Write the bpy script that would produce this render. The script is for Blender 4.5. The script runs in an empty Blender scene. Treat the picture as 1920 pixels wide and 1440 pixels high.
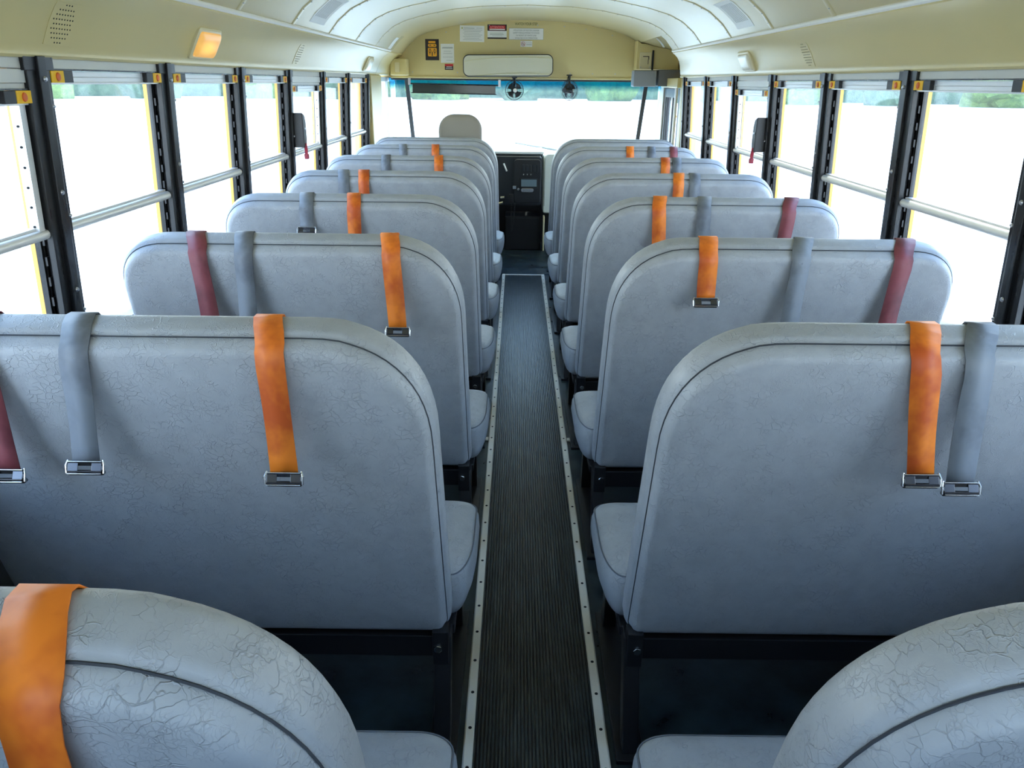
import bpy, bmesh, math, random
from mathutils import Vector, Matrix
random.seed(7)
sc = bpy.context.scene
C = sc.collection
PI = math.pi

# ------------------------------------------------------------------ camera, sky, sun, exposure
F_PX, PITCH, YAW, ROLL, CX, CH = 1465.34, .3686, -.0036, .010, -.0581, 1.4286
cam = bpy.data.objects.new('camera', bpy.data.cameras.new('camera')); C.objects.link(cam)
cam.data.sensor_width = 36; cam.data.lens = 36 * F_PX / 1920; cam.data.clip_start = .02; cam.data.clip_end = 600
_cy, _sy, _c, _s, _cr, _sr = math.cos(YAW), math.sin(YAW), math.cos(PITCH), math.sin(PITCH), math.cos(ROLL), math.sin(ROLL)
_R = Vector((_cy, -_sy, 0)); _F = Vector((_sy * _c, _cy * _c, -_s)); _U = Vector((_sy * _s, _cy * _s, _c))
_r = _cr * _R + _sr * _U; _u = -_sr * _R + _cr * _U
M = Matrix((_r, _u, -_F)).transposed().to_4x4(); M.translation = (CX, 0, CH)
cam.matrix_world = M
sc.camera = cam

world = bpy.data.worlds.new('sky'); sc.world = world; world.use_nodes = True
nt = world.node_tree; nt.nodes.clear()
wo = nt.nodes.new('ShaderNodeOutputWorld'); bg = nt.nodes.new('ShaderNodeBackground')
wtc = nt.nodes.new('ShaderNodeTexCoord'); wsx = nt.nodes.new('ShaderNodeSeparateXYZ'); wr = nt.nodes.new('ShaderNodeValToRGB')
nt.links.new(wtc.outputs['Generated'], wsx.inputs[0]); nt.links.new(wsx.outputs['Z'], wr.inputs[0])
wr.color_ramp.elements[0].position = 0; wr.color_ramp.elements[0].color = (1, .98, .96, 1)
wr.color_ramp.elements[1].position = .75; wr.color_ramp.elements[1].color = (.10, .22, .52, 1)
we = wr.color_ramp.elements.new(.30); we.color = (.44, .60, .86, 1)
nt.links.new(wr.outputs[0], bg.inputs[0]); bg.inputs[1].default_value = 8.5
nt.links.new(bg.outputs[0], wo.inputs[0])

sun = bpy.data.objects.new('sun', bpy.data.lights.new('sun', 'SUN')); C.objects.link(sun)
sun.data.energy = 7; sun.data.angle = math.radians(.6); sun.data.color = (1, .95, .86)
sun.rotation_euler = Vector((-.28, -.34, -1)).to_track_quat('-Z', 'Y').to_euler()

vs = sc.view_settings
vs.view_transform = 'Standard'; vs.look = 'None'; vs.gamma = 1; vs.use_curve_mapping = False
vs.exposure = .45
sc.cycles.max_bounces = 14; sc.cycles.diffuse_bounces = 8; sc.cycles.glossy_bounces = 4
sc.cycles.transmission_bounces = 8; sc.cycles.transparent_max_bounces = 16
sc.cycles.sample_clamp_indirect = 12; sc.cycles.caustics_reflective = False; sc.cycles.caustics_refractive = False
sc.cycles.use_denoising = True

# ------------------------------------------------------------------ materials
def mat(name, col, rough=.5, metal=0, spec=.5, **kw):
    m = bpy.data.materials.new(name); m.use_nodes = True
    b = m.node_tree.nodes['Principled BSDF']
    b.inputs['Base Color'].default_value = (*col, 1); b.inputs['Roughness'].default_value = rough
    b.inputs['Metallic'].default_value = metal; b.inputs['Specular IOR Level'].default_value = spec
    for k, v in kw.items(): b.inputs[k].default_value = v
    return m
def N(m, t, **kw):
    n = m.node_tree.nodes.new(t)
    for k, v in kw.items():
        if k in n.inputs: n.inputs[k].default_value = v
        else: setattr(n, k, v)
    return n
def L(m, a, b): m.node_tree.links.new(a, b)
def P(m): return m.node_tree.nodes['Principled BSDF']
def ramp(m, src, p0, c0, p1, c1):
    r = N(m, 'ShaderNodeValToRGB'); e = r.color_ramp.elements
    e[0].position = p0; e[0].color = (*c0, 1); e[1].position = p1; e[1].color = (*c1, 1); L(m, src, r.inputs[0]); return r
def noise(m, scale, detail=4, rough=.55, coord='Object', dist=0, vscale=None):
    tc = N(m, 'ShaderNodeTexCoord'); n = N(m, 'ShaderNodeTexNoise', Scale=scale, Detail=detail, Roughness=rough, Distortion=dist)
    src = tc.outputs[coord]
    if vscale:
        mp = N(m, 'ShaderNodeMapping'); mp.inputs['Scale'].default_value = vscale; L(m, src, mp.inputs[0]); src = mp.outputs[0]
    L(m, src, n.inputs['Vector']); return n
def bump(m, h, strength, dist=.002, prev=None):
    b = N(m, 'ShaderNodeBump', Strength=strength, Distance=dist); L(m, h, b.inputs['Height'])
    if prev: L(m, prev, b.inputs['Normal'])
    return b.outputs['Normal']

def vinyl(name, col):
    m = mat(name, col, .42, spec=.42)
    n = noise(m, 26, 5, .6); n2 = noise(m, 3.5, 4)
    # creased grain: thin ridges where a distorted noise crosses its middle value
    def ridge(src, w):
        a = N(m, 'ShaderNodeMath', operation='SUBTRACT'); L(m, src, a.inputs[0]); a.inputs[1].default_value = .5
        b = N(m, 'ShaderNodeMath', operation='ABSOLUTE'); L(m, a.outputs[0], b.inputs[0])
        r = ramp(m, b.outputs[0], 0, (1, 1, 1), w, (0, 0, 0)); return r.outputs[0]
    tc = N(m, 'ShaderNodeTexCoord')
    def crackle(scale, warp, wscale, width, sq):
        wn = N(m, 'ShaderNodeTexNoise', Scale=wscale, Detail=3); L(m, tc.outputs['Object'], wn.inputs['Vector'])
        ml = N(m, 'ShaderNodeVectorMath', operation='SCALE'); L(m, wn.outputs['Color'], ml.inputs[0]); ml.inputs['Scale'].default_value = warp
        ad = N(m, 'ShaderNodeVectorMath', operation='ADD'); L(m, tc.outputs['Object'], ad.inputs[0]); L(m, ml.outputs[0], ad.inputs[1])
        mp = N(m, 'ShaderNodeMapping'); mp.inputs['Scale'].default_value = sq; mp.inputs['Rotation'].default_value = (0, .5 * warp * 30, 0); L(m, ad.outputs[0], mp.inputs[0])
        v = N(m, 'ShaderNodeTexVoronoi', Scale=scale, feature='DISTANCE_TO_EDGE'); L(m, mp.outputs[0], v.inputs['Vector'])
        return ramp(m, v.outputs['Distance'], 0, (1, 1, 1), width, (0, 0, 0)).outputs[0]
    def masked(src, scale, lo, hi):
        k = ramp(m, noise(m, scale, 3, .6).outputs[0], lo, (0, 0, 0), hi, (1, 1, 1))
        r = N(m, 'ShaderNodeMath', operation='MULTIPLY'); L(m, src, r.inputs[0]); L(m, k.outputs[0], r.inputs[1]); return r.outputs[0]
    nr = bump(m, masked(crackle(58, .035, 30, .05, (1, 1, 1.6)), 22, .47, .58), .62, .0016)
    nr = bump(m, masked(crackle(105, .02, 60, .09, (1.7, 1, 1)), 30, .45, .6), .45, .0011, nr)
    fine = noise(m, 420, 2); nr = bump(m, fine.outputs[0], .16, .0006, nr)
    L(m, nr, P(m).inputs['Normal'])
    k = ramp(m, n.outputs[0], .3, tuple(c * .9 for c in col), .75, tuple(c * 1.06 for c in col)); L(m, k.outputs[0], P(m).inputs['Base Color'])
    r = ramp(m, n2.outputs[0], .3, (.36,) * 3, .7, (.50,) * 3); L(m, r.outputs[0], P(m).inputs['Roughness'])
    return m
VINYL = vinyl('grey vinyl', (.340, .362, .392))
THREAD = mat('dark seam thread', (.03, .035, .045), .8)

PIPE = mat('grey cushion piping', (.12, .135, .16), .6)

def webbing(name, col, dark):
    m = mat(name, col, .5, spec=.35)
    n = noise(m, 9, 4, .6, vscale=(1, 1, .8)); k = ramp(m, n.outputs[0], .44, col, .62, dark); L(m, k.outputs[0], P(m).inputs['Base Color'])
    w2 = noise(m, 300, 2, .5, vscale=(1, 1, .15)); nr = bump(m, w2.outputs[0], .15, .0004); L(m, nr, P(m).inputs['Normal'])
    return m
BELT = {'orange': webbing('orange webbing', (.80, .21, .020), (.50, .085, .012)),
        'grey': webbing('grey webbing', (.19, .215, .255), (.115, .13, .16)),
        'maroon': webbing('maroon webbing', (.22, .055, .068), (.13, .03, .04))}
def cream(name, col, rough=.33):
    m = mat(name, col, rough, spec=.5)
    n = noise(m, 2.2, 3); k = ramp(m, n.outputs[0], .3, tuple(c * .96 for c in col), .7, col); L(m, k.outputs[0], P(m).inputs['Base Color'])
    d = noise(m, 5, 2); L(m, bump(m, d.outputs[0], .12, .01), P(m).inputs['Normal']); return m
CREAM = cream('cream enamel', (.68, .56, .25))
ROOF = cream('pale cream roof enamel', (.62, .525, .28), .3)
CREAM_PL = mat('cream plastic', (.72, .63, .38), .4)
def blackpaint():
    m = mat('black frame paint', (.010, .0105, .012), .36, spec=.36)
    n = noise(m, 5, 5, .6, vscale=(3, 3, .5)); r = ramp(m, n.outputs[0], .35, (.22,) * 3, .7, (.42,) * 3); L(m, r.outputs[0], P(m).inputs['Roughness'])
    return m
BLACK = blackpaint()
WALLD = mat('dark grey wall lining', (.075, .08, .085), .5)
JAMB = mat('matte black jamb', (.010, .010, .011), .6, spec=.12)
STEEL_BLACK = mat('black seat steel', (.008, .008, .010), .4)
BLACK_PL = mat('black plastic', (.012, .012, .014), .45)
DASH = mat('dark dash plastic', (.012, .014, .018), .5)
RUBBER_SEAL = mat('black rubber seal', (.01, .01, .011), .6)
def alu(name, col, rough):
    m = mat(name, col, rough, metal=.45)
    n = noise(m, 20, 4, .6, vscale=(1, .05, 1)); r = ramp(m, n.outputs[0], .3, (rough * .8,) * 3, .7, (rough * 1.3,) * 3); L(m, r.outputs[0], P(m).inputs['Roughness']); return m
ALU = alu('brushed aluminium', (.72, .72, .71), .38)
HEADER = mat('pale grey metal band', (.56, .55, .49), .4, metal=.1)
STRIP = mat('satin aluminium strip', (.86, .83, .74), .45, metal=.15)
CHROME = mat('bright steel', (.75, .75, .76), .18, metal=1)
TONGUE = mat('dark belt steel', (.10, .10, .11), .25, metal=.9)
SCREW = mat('screw steel', (.5, .5, .52), .3, metal=1)
HOLE = mat('dark recess', (.01, .01, .01), .9)
YELLOW = mat('yellow latch plastic', (.95, .53, .01), .5, spec=.3)
RED = mat('red button plastic', (.72, .13, .01), .45)
BUSYEL = mat('bus yellow paint', (.85, .40, .015), .3)
HANDLE_RED = mat('dark red handle', (.35, .015, .04), .4)
WHITE = mat('white paper', (.82, .82, .78), .6)
NOTICE = mat('faded notice', (.78, .78, .72), .5)
INK = mat('grey ink', (.25, .27, .25), .7)
INKD = mat('dark olive ink', (.12, .13, .03), .7)
INKB = mat('black ink', (.03, .02, .02), .6)
REDINK = mat('red ink', (.55, .02, .02), .5)
ORINK = mat('orange ink', (.9, .42, .02), .5)
GREYPAD = mat('grey vinyl pad', (.23, .24, .245), .5)
GREYPAD_D = mat('dark grey vinyl pad', (.12, .12, .12), .5)
TAN = mat('tan seat fabric', (.27, .25, .22), .8)
LCD = mat('grey radio display', (.16, .22, .25), .25)
def floor_mat():
    m = mat('dark rubber flooring', (.03, .045, .05), .3, spec=.45)
    n = noise(m, 9, 5, .6); k = ramp(m, n.outputs[0], .35, (.008, .013, .016), .75, (.035, .055, .06)); L(m, k.outputs[0], P(m).inputs['Base Color'])
    r = ramp(m, n.outputs[0], .3, (.25,) * 3, .7, (.5,) * 3); L(m, r.outputs[0], P(m).inputs['Roughness'])
    L(m, bump(m, noise(m, 60, 3).outputs[0], .1, .002), P(m).inputs['Normal']); return m
FLOOR = floor_mat()
def rib_mat():
    m = mat('ribbed black rubber', (.02, .026, .028), .36, spec=.5)
    n = noise(m, 14, 6, .7, vscale=(2.5, .5, 1)); k = ramp(m, n.outputs[0], .42, (.009, .012, .013), .74, (.045, .062, .065)); L(m, k.outputs[0], P(m).inputs['Base Color'])
    return m
RIB = rib_mat()
def thin_glass(name, tint, haze=.03, top_tint=None):
    m = bpy.data.materials.new(name); m.use_nodes = True; t = m.node_tree; t.nodes.clear()
    o = t.nodes.new('ShaderNodeOutputMaterial'); tr = t.nodes.new('ShaderNodeBsdfTransparent'); tr.inputs[0].default_value = (*tint, 1)
    gl = t.nodes.new('ShaderNodeBsdfGlossy'); gl.inputs['Roughness'].default_value = .03
    lw = t.nodes.new('ShaderNodeLayerWeight'); pw = t.nodes.new('ShaderNodeMath'); pw.operation = 'POWER'; pw.inputs[1].default_value = 5; t.links.new(lw.outputs['Facing'], pw.inputs[0])
    fr = t.nodes.new('ShaderNodeMath'); fr.operation = 'MULTIPLY_ADD'; fr.inputs[1].default_value = .5; fr.inputs[2].default_value = .025; t.links.new(pw.outputs[0], fr.inputs[0])
    m1 = t.nodes.new('ShaderNodeMixShader'); t.links.new(fr.outputs[0], m1.inputs[0]); t.links.new(tr.outputs[0], m1.inputs[1]); t.links.new(gl.outputs[0], m1.inputs[2])
    du = t.nodes.new('ShaderNodeBsdfTranslucent'); du.inputs[0].default_value = (.9, .93, .92, 1)  # pale translucent layer that imitates glare haze on the panes
    m2 = t.nodes.new('ShaderNodeMixShader'); m2.inputs[0].default_value = haze; t.links.new(m1.outputs[0], m2.inputs[1]); t.links.new(du.outputs[0], m2.inputs[2])
    t.links.new(m2.outputs[0], o.inputs[0])
    if top_tint:   # the sun band dyed into the top of a windshield
        tc = t.nodes.new('ShaderNodeTexCoord'); sx = t.nodes.new('ShaderNodeSeparateXYZ'); t.links.new(tc.outputs['Object'], sx.inputs[0])
        r = t.nodes.new('ShaderNodeValToRGB'); mr = t.nodes.new('ShaderNodeMapRange'); mr.inputs[1].default_value = 1.3; mr.inputs[2].default_value = 1.48
        t.links.new(sx.outputs['Z'], mr.inputs[0]); t.links.new(mr.outputs[0], r.inputs[0])
        e = r.color_ramp.elements; e[0].position = .32; e[0].color = (*tint, 1); e[1].position = .62; e[1].color = (*top_tint, 1)
        t.links.new(r.outputs[0], tr.inputs[0])
    return m
GLASS = thin_glass('window glass', (.93, .97, .95), .018)
WGLASS = thin_glass('windshield glass', (.90, .97, .95), .03, (.02, .42, .60))
MIRROR = mat('mirror glass', (.88, .9, .86), .02, metal=1)
VISOR = thin_glass('dark green acrylic', (.03, .09, .06), .02)
def lens_on():
    m = mat('lit dome lens', (.6, .36, .10), .4); tc = N(m, 'ShaderNodeTexCoord'); d = N(m, 'ShaderNodeVectorMath', operation='DISTANCE'); L(m, tc.outputs['Generated'], d.inputs[0]); d.inputs[1].default_value = (.5, .45, .5)
    r = ramp(m, d.outputs['Value'], .05, (1.0, .58, .12), .5, (.42, .20, .04)); L(m, r.outputs[0], P(m).inputs['Emission Color']); P(m).inputs['Emission Strength'].default_value = 1.0; return m
def emis(name, col, s):
    m = mat(name, (.9, .85, .7), .4); P(m).inputs['Emission Color'].default_value = (*col, 1); P(m).inputs['Emission Strength'].default_value = s; return m
LENS_ON = lens_on()
LENS = mat('frosted dome lens', (.85, .78, .58), .3)

# ------------------------------------------------------------------ mesh helpers
class MB:
    def __init__(s): s.v = []; s.f = []; s.mi = []; s.cur = 0
    def add(s, vs, fs):
        n = len(s.v); s.v += [tuple(p) for p in vs]; s.f += [tuple(i + n for i in f) for f in fs]; s.mi += [s.cur] * len(fs); return s
    def box(s, x0, x1, y0, y1, z0, z1):
        return s.add([(x, y, z) for z in (z0, z1) for y in (y0, y1) for x in (x0, x1)],
                     [(0, 2, 3, 1), (4, 5, 7, 6), (0, 1, 5, 4), (2, 6, 7, 3), (0, 4, 6, 2), (1, 3, 7, 5)])
    def hexa(s, b, t):   # four bottom and four top points, both counter-clockwise seen from above
        return s.add(list(b) + list(t), [(3, 2, 1, 0), (4, 5, 6, 7)] + [(i, (i + 1) % 4, (i + 1) % 4 + 4, i + 4) for i in range(4)])
    def loft(s, rings, cap=True, closed=True):
        n = len(rings[0]); fs = []
        for k in range(len(rings) - 1):
            for i in range(n if closed else n - 1):
                j = (i + 1) % n; fs.append((k * n + i, k * n + j, (k + 1) * n + j, (k + 1) * n + i))
        if cap: fs += [tuple(range(n))[::-1], tuple(range((len(rings) - 1) * n, len(rings) * n))]
        return s.add([p for r in rings for p in r], fs)
    def tube(s, pts, r, n=8, closed=False):
        pts = [Vector(p) for p in pts]; rings = []; up = None; m = len(pts)
        for i, p in enumerate(pts):
            if closed: d = pts[(i + 1) % m] - pts[i - 1]
            else: d = pts[min(i + 1, m - 1)] - pts[max(i - 1, 0)]
            d.normalize()
            if up is None: up = d.cross(Vector((.3, .2, 1))).normalized() if abs(d.z) < .9 else d.cross(Vector((0, 1, 0))).normalized()
            up = (up - d * up.dot(d)).normalized(); w = d.cross(up); rr = r[i] if isinstance(r, (list, tuple)) else r
            rings.append([p + up * math.cos(a) * rr + w * math.sin(a) * rr for a in [2 * PI * k / n for k in range(n)]])
        if closed: rings.append(rings[0]); return s.loft(rings, cap=False)
        return s.loft(rings)
    def disc(s, c, axis, r, h, n=16, r2=None):
        c = Vector(c); a = Vector(axis).normalized(); u = a.orthogonal().normalized(); w = a.cross(u); r2 = r if r2 is None else r2
        return s.loft([[c + a * k * h + (u * math.cos(t) + w * math.sin(t)) * (r if k == 0 else r2) for t in [2 * PI * i / n for i in range(n)]] for k in (0, 1)])
    def prism(s, prof, y0, y1):     # profile of (x, z) extruded along y
        return s.loft([[(x, y0, z) for x, z in prof], [(x, y1, z) for x, z in prof]])
    def build(s, name, m, parent=None, smooth=False, bevel=0, loc=None, seg=2):
        me = bpy.data.meshes.new(name); me.from_pydata(s.v, [], s.f)
        mats = m if isinstance(m, (list, tuple)) else [m]
        for q in mats: me.materials.append(q)
        for p, k in zip(me.polygons, s.mi): p.material_index = k
        bm = bmesh.new(); bm.from_mesh(me); bmesh.ops.recalc_face_normals(bm, faces=bm.faces); bm.to_mesh(me); bm.free()
        if smooth:
            for p in me.polygons: p.use_smooth = True
            if smooth != 'all': me.set_sharp_from_angle(angle=math.radians(smooth if smooth is not True else 40))
        o = bpy.data.objects.new(name, me); C.objects.link(o)
        if parent: o.parent = parent
        if loc: o.location = loc
        if bevel:
            b = o.modifiers.new('bevel', 'BEVEL'); b.width = bevel; b.segments = seg; b.limit_method = 'ANGLE'; b.angle_limit = math.radians(35)
        return o
def tag(o, label, cat=None, group=None, kind=None):
    o['label'] = label
    if cat: o['category'] = cat
    if group: o['group'] = group
    if kind: o['kind'] = kind
    return o
def empty(name, loc, label, cat, group=None, kind=None):
    o = bpy.data.objects.new(name, None); C.objects.link(o); o.location = loc; o.empty_display_size = .1
    return tag(o, label, cat, group, kind)
def text(s, name, size, m, parent, loc, rot=(PI / 2, 0, 0), align='CENTER', sx=1):
    cu = bpy.data.curves.new('txt', 'FONT'); cu.body = s; cu.size = size; cu.align_x = align; cu.extrude = .0004
    t = bpy.data.objects.new('txt', cu); C.objects.link(t)
    bpy.context.view_layer.update()
    me = bpy.data.meshes.new_from_object(t.evaluated_get(bpy.context.evaluated_depsgraph_get()))
    bpy.data.objects.remove(t); me.materials.clear(); me.materials.append(m)
    o = bpy.data.objects.new(name, me); C.objects.link(o); o.parent = parent; o.location = loc; o.rotation_euler = rot; o.scale = (sx, 1, 1)
    return o
def rrect(x0, x1, z0, z1, radii, n=10, p=2.0):
    """closed outline, radii for corners (x1,z1),(x0,z1),(x0,z0),(x1,z0)"""
    out = []
    for (cx, cz, sx, sz), r, a0 in zip([(x1, z1, -1, -1), (x0, z1, 1, -1), (x0, z0, 1, 1), (x1, z0, -1, 1)], radii, (0, PI / 2, PI, 3 * PI / 2)):
        rx, rz = r if isinstance(r, tuple) else (r, r)
        for k in range(n + 1):
            a = a0 + PI / 2 * k / n; ca, sa = math.cos(a), math.sin(a)
            ca = math.copysign(abs(ca) ** (2 / p), ca); sa = math.copysign(abs(sa) ** (2 / p), sa)
            out.append((cx + sx * rx + ca * rx, cz + sz * rz + sa * rz))
    return out

# ------------------------------------------------------------------ numbers of the bus
S = .6985            # window bay
Y0 = 1.9168          # first post seen on the left
NB = -2              # rearmost post
YF = 7.10            # front bulkhead
YB = -.50           # rear wall
ROW0, PITCH_ROW = 1.3304, .8062
def wx(z, base=1.153): return base + .043 * (1.478 - z)      # the side walls lean out towards the floor

# ------------------------------------------------------------------ shell
tag(MB().box(-1.26, 1.26, YB - .05, 7.72, -.06, 0).build('floor', FLOOR), 'dark rubber covered bus floor', 'floor', kind='structure')

def roofz(x):
    pts = [(0, 1.907), (.3, 1.898), (.5, 1.877), (.7, 1.838), (.82, 1.805), (.9, 1.768), (.97, 1.712), (1.03, 1.640)]
    x = abs(x)
    for (a, za), (b, zb) in zip(pts, pts[1:]):
        if x <= b: return za + (zb - za) * (x - a) / (b - a)
    return pts[-1][1]
xs = [-1.03, -1.0, -.97, -.935, -.9, -.86, -.82, -.76, -.7, -.6, -.5, -.4, -.3, -.15, 0]; xs += [-x for x in xs[-2::-1]]
prof = [(x, roofz(x)) for x in xs]
outer = [(1.30, 1.66), (1.18, 1.80), (.8, 1.95), (0, 2.03), (-.8, 1.95), (-1.18, 1.80), (-1.30, 1.66)]
b = MB(); back = [(1.29, 1.66), (1.18, 1.80), (.8, 1.95), (0, 2.03), (-.8, 1.95), (-1.18, 1.80), (-1.29, 1.66)]
YD = 6.27            # the cove stops here on the right, over the entrance door
YR = 5.96            # from here on the ceiling is wider on the right
b.prism(prof + back, YB, YR)
b.prism([p for p in prof if p[0] < .95] + [(.97, 1.735), (1.05, 1.712), (1.16, 1.69), (1.262, 1.665)] + back, YR, YF + .35)
roof = tag(b.build('ceiling', ROOF, smooth=25), 'curved pale cream bus ceiling', 'ceiling', kind='structure')
for k in range(-2, 6):      # riveted roof bows
    ys = 4.35 + (k - 3) * S
    if ys > YF: continue
    b = MB(); b.loft([[(x, ys + dy, roofz(x) - dz) for x in xs] for dy, dz in ((-.022, .0), (-.018, .0035), (.018, .0035), (.022, .0))], cap=False, closed=False)
    o = b.build('roof_seam', ROOF, roof, smooth=True)
    b = MB()
    for i in range(1, len(xs) - 1, 1):
        b.disc((xs[i], ys, roofz(xs[i]) - .0025), (0, 0, -1), .0045, .0025, 8)
    b.build('rivets', SCREW, o, smooth=True)

cov = [(1.150, 1.478), (1.156, 1.474), (1.150, 1.484), (1.140, 1.497), (1.128, 1.522), (1.114, 1.55), (1.096, 1.578), (1.074, 1.602), (1.052, 1.618), (1.030, 1.628), (1.030, 1.640)]
cov = [(1.17, 1.470), (1.152, 1.470), (1.147, 1.476), (1.147, 1.484), (1.140, 1.497), (1.128, 1.522), (1.114, 1.55), (1.096, 1.578), (1.074, 1.602), (1.052, 1.618), (1.030, 1.630), (1.030, 1.642), (1.10, 1.66), (1.28, 1.68), (1.28, 1.470)]
Y6 = Y0 + 6 * S
TR = 1
for sg, side in ((-1, 'left'), (1, 'right')):
    yend = 6.42 if sg < 0 else YD
    sl_ = .30 if sg > 0 else 0      # the right end is cut on a slant towards the door opening
    b = MB(); b.loft([[(sg * x, YB, z) for x, z in cov], [(sg * x, yend - sl_ * (z - 1.470) / .17, z) for x, z in cov]])
    o = tag(b.build('trim_%d' % TR, CREAM, smooth=35), 'cream coved panel over the %s windows' % side, 'cove panel', kind='structure'); TR += 1
    r_ = MB(); r_.tube([(sg * 1.026, YB, 1.643), (sg * 1.026, yend - sl_, 1.643)], .009, 8)
    r_.build('rail_moulding', STRIP, o, smooth=True)
    # front end of the cove: a slanted return panel
    if sg > 0:
        b = MB(); b.box(1.262, 1.29, YR - .3, YF + .02, 1.4708, 1.668)
    else:
        b = MB(); b.prism([(sg * x, z) for x, z in cov], yend + .004, YF + .02)
    tag(b.build('trim_%d' % TR, CREAM, smooth=35), 'cream cove end panel above the %s front corner' % side, 'cove panel', kind='structure'); TR += 1
    # pale band between cove and windows, wall below the windows
    b = MB(); b.box(*sorted((sg * 1.160, sg * 1.27)), YB, Y6 + .05, 1.447, 1.4705)
    tag(b.build('trim_%d' % TR, HEADER, bevel=.002), 'pale grey metal band over the %s windows' % side, 'header band', kind='structure'); TR += 1
    b = MB(); w0, w1 = wx(0), wx(.745)
    b.hexa([(sg * w0, YB, 0), (sg * 1.29, YB, 0), (sg * 1.29, 6.1, 0), (sg * w0, 6.1, 0)], [(sg * w1, YB, .745), (sg * 1.29, YB, .745), (sg * 1.29, 6.1, .745), (sg * w1, 6.1, .745)])
    wl = tag(b.build('wall_' + side, WALLD), 'dark grey %s side wall below the windows' % side, 'wall', kind='structure')
    MB().box(*sorted((sg * 1.165, sg * 1.29)), YB, 6.1, .745, .76).build('window_sill', ALU, wl, bevel=.003)

# rear wall behind the camera; unseen solid side panels added to cut the light
b = MB(); b.box(-1.29, 1.29, YB - .05, YB, 0, 1.12); b.box(-1.29, 1.29, YB - .05, YB, 1.56, 1.99)
for x0, x1 in ((-1.29, -1.08), (-.50, -.40), (.40, .50), (1.08, 1.29)): b.box(x0, x1, YB - .05, YB, 1.12, 1.56)
tag(b.build('wall_back', WALLD), 'dark rear wall with three windows behind the viewer', 'wall', kind='structure')
for k, (x0, x1, w) in enumerate(((-1.08, -.50, 'left of the rear door'), (-.40, .40, 'in the rear door'), (.50, 1.08, 'right of the rear door'))):
    tag(MB().box(x0, x1, YB - .03, YB - .026, 1.12, 1.56).build('window_%d' % (90 + k), GLASS), 'rear window pane ' + w, 'window', kind='structure')
for sg, side in ((-1, 'left'), (1, 'right')):
    tag(MB().box(*sorted((sg * 1.18, sg * 1.29)), YB, Y0 + NB * S - .05, .76, 1.447).build('wall_%s_rear' % side, WALLD), 'unseen dark panel added to cut light at the rear of the %s side' % side, 'wall', kind='structure')

# ------------------------------------------------------------------ window posts
def lean_box(b, sg, ya, yb, z0, z1, i0, i1):
    """box between inner offset i0 and outer offset i1 measured from the leaning wall face"""
    p = lambda z: (sg * (wx(z) + i0), sg * (wx(z) + i1))
    a0, a1 = p(z0); c0, c1 = p(z1)
    b.hexa([(a0, ya, z0), (a1, ya, z0), (a1, yb, z0), (a0, yb, z0)], [(c0, ya, z1), (c1, ya, z1), (c1, yb, z1), (c0, yb, z1)])
post_src = {}
pos_name = {-1: 'nearest the camera', 0: 'first', 1: 'second', 2: 'third', 3: 'fourth', 4: 'fifth', 5: 'sixth', 6: 'seventh'}
for sg, side in ((-1, 'left'), (1, 'right')):
    for n in range(NB, 7):
        y = Y0 + n * S
        vis = n >= 0 or (sg > 0 and n >= 1)
        lab = 'black window post on the %s side, %s from the front bulkhead' % (side, {6: 'first', 5: 'second', 4: 'third', 3: 'fourth', 2: 'fifth', 1: 'sixth', 0: 'seventh', -1: 'eighth', -2: 'ninth', -3: 'tenth', -4: 'eleventh'}[n])
        if sg in post_src:
            o = post_src[sg].copy(); C.objects.link(o); o.location.y = y
            for ch in post_src[sg].children:
                c = ch.copy(); C.objects.link(c); c.parent = o
        else:
            b = MB()
            lean_box(b, sg, -.046, .046, .2, 1.474, 0, .016)          # broad face
            lean_box(b, sg, -.014, .018, .2, 1.474, -.010, .002)      # raised rib
            lean_box(b, sg, .024, .030, .2, 1.43, -.004, .002)
            lean_box(b, sg, -.058, .060, 1.443, 1.474, -.003, .030)   # bracket
            b.cur = 1
            for q, (a, c_, w) in enumerate(((.016, .022, .040), (.022, .028, .034), (.028, .034, .042), (.034, .038, .036), (.038, .046, .043))):
                lean_box(b, sg, -w, w, .2, 1.45, a, c_)
            b.cur = 0
            o = b.build('post', [BLACK, JAMB], bevel=.0015); o.location.y = y
            sb = MB()
            for z in (1.425, 1.17, .93):
                sb.disc((sg * (wx(z) - .011), .002, z), (-sg, 0, 0), .0065, .004, 10, .004)
                sb.disc((sg * (wx(z) + .0), .036, z - .06), (-sg, 0, 0), .005, .004, 10, .003)
            sb.build('screws', SCREW, o, smooth=True)
            yb_ = MB(); lean_box(yb_, sg, -.0472, .0472, .2, 1.45, .046, .058); yb_.build('outer_panel', BUSYEL, o)
            k = MB()
            for z in [.80 + .05 * i for i in range(12)]: lean_box(k, sg, -.0475, .0475, z, z + .022, .0225, .0275)
            k.build('track_notches', BLACK_PL, o)
            post_src[sg] = o
        o.name = 'trim_%d' % (TR); TR += 1
        tag(o, lab, 'window post', kind='structure')

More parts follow.
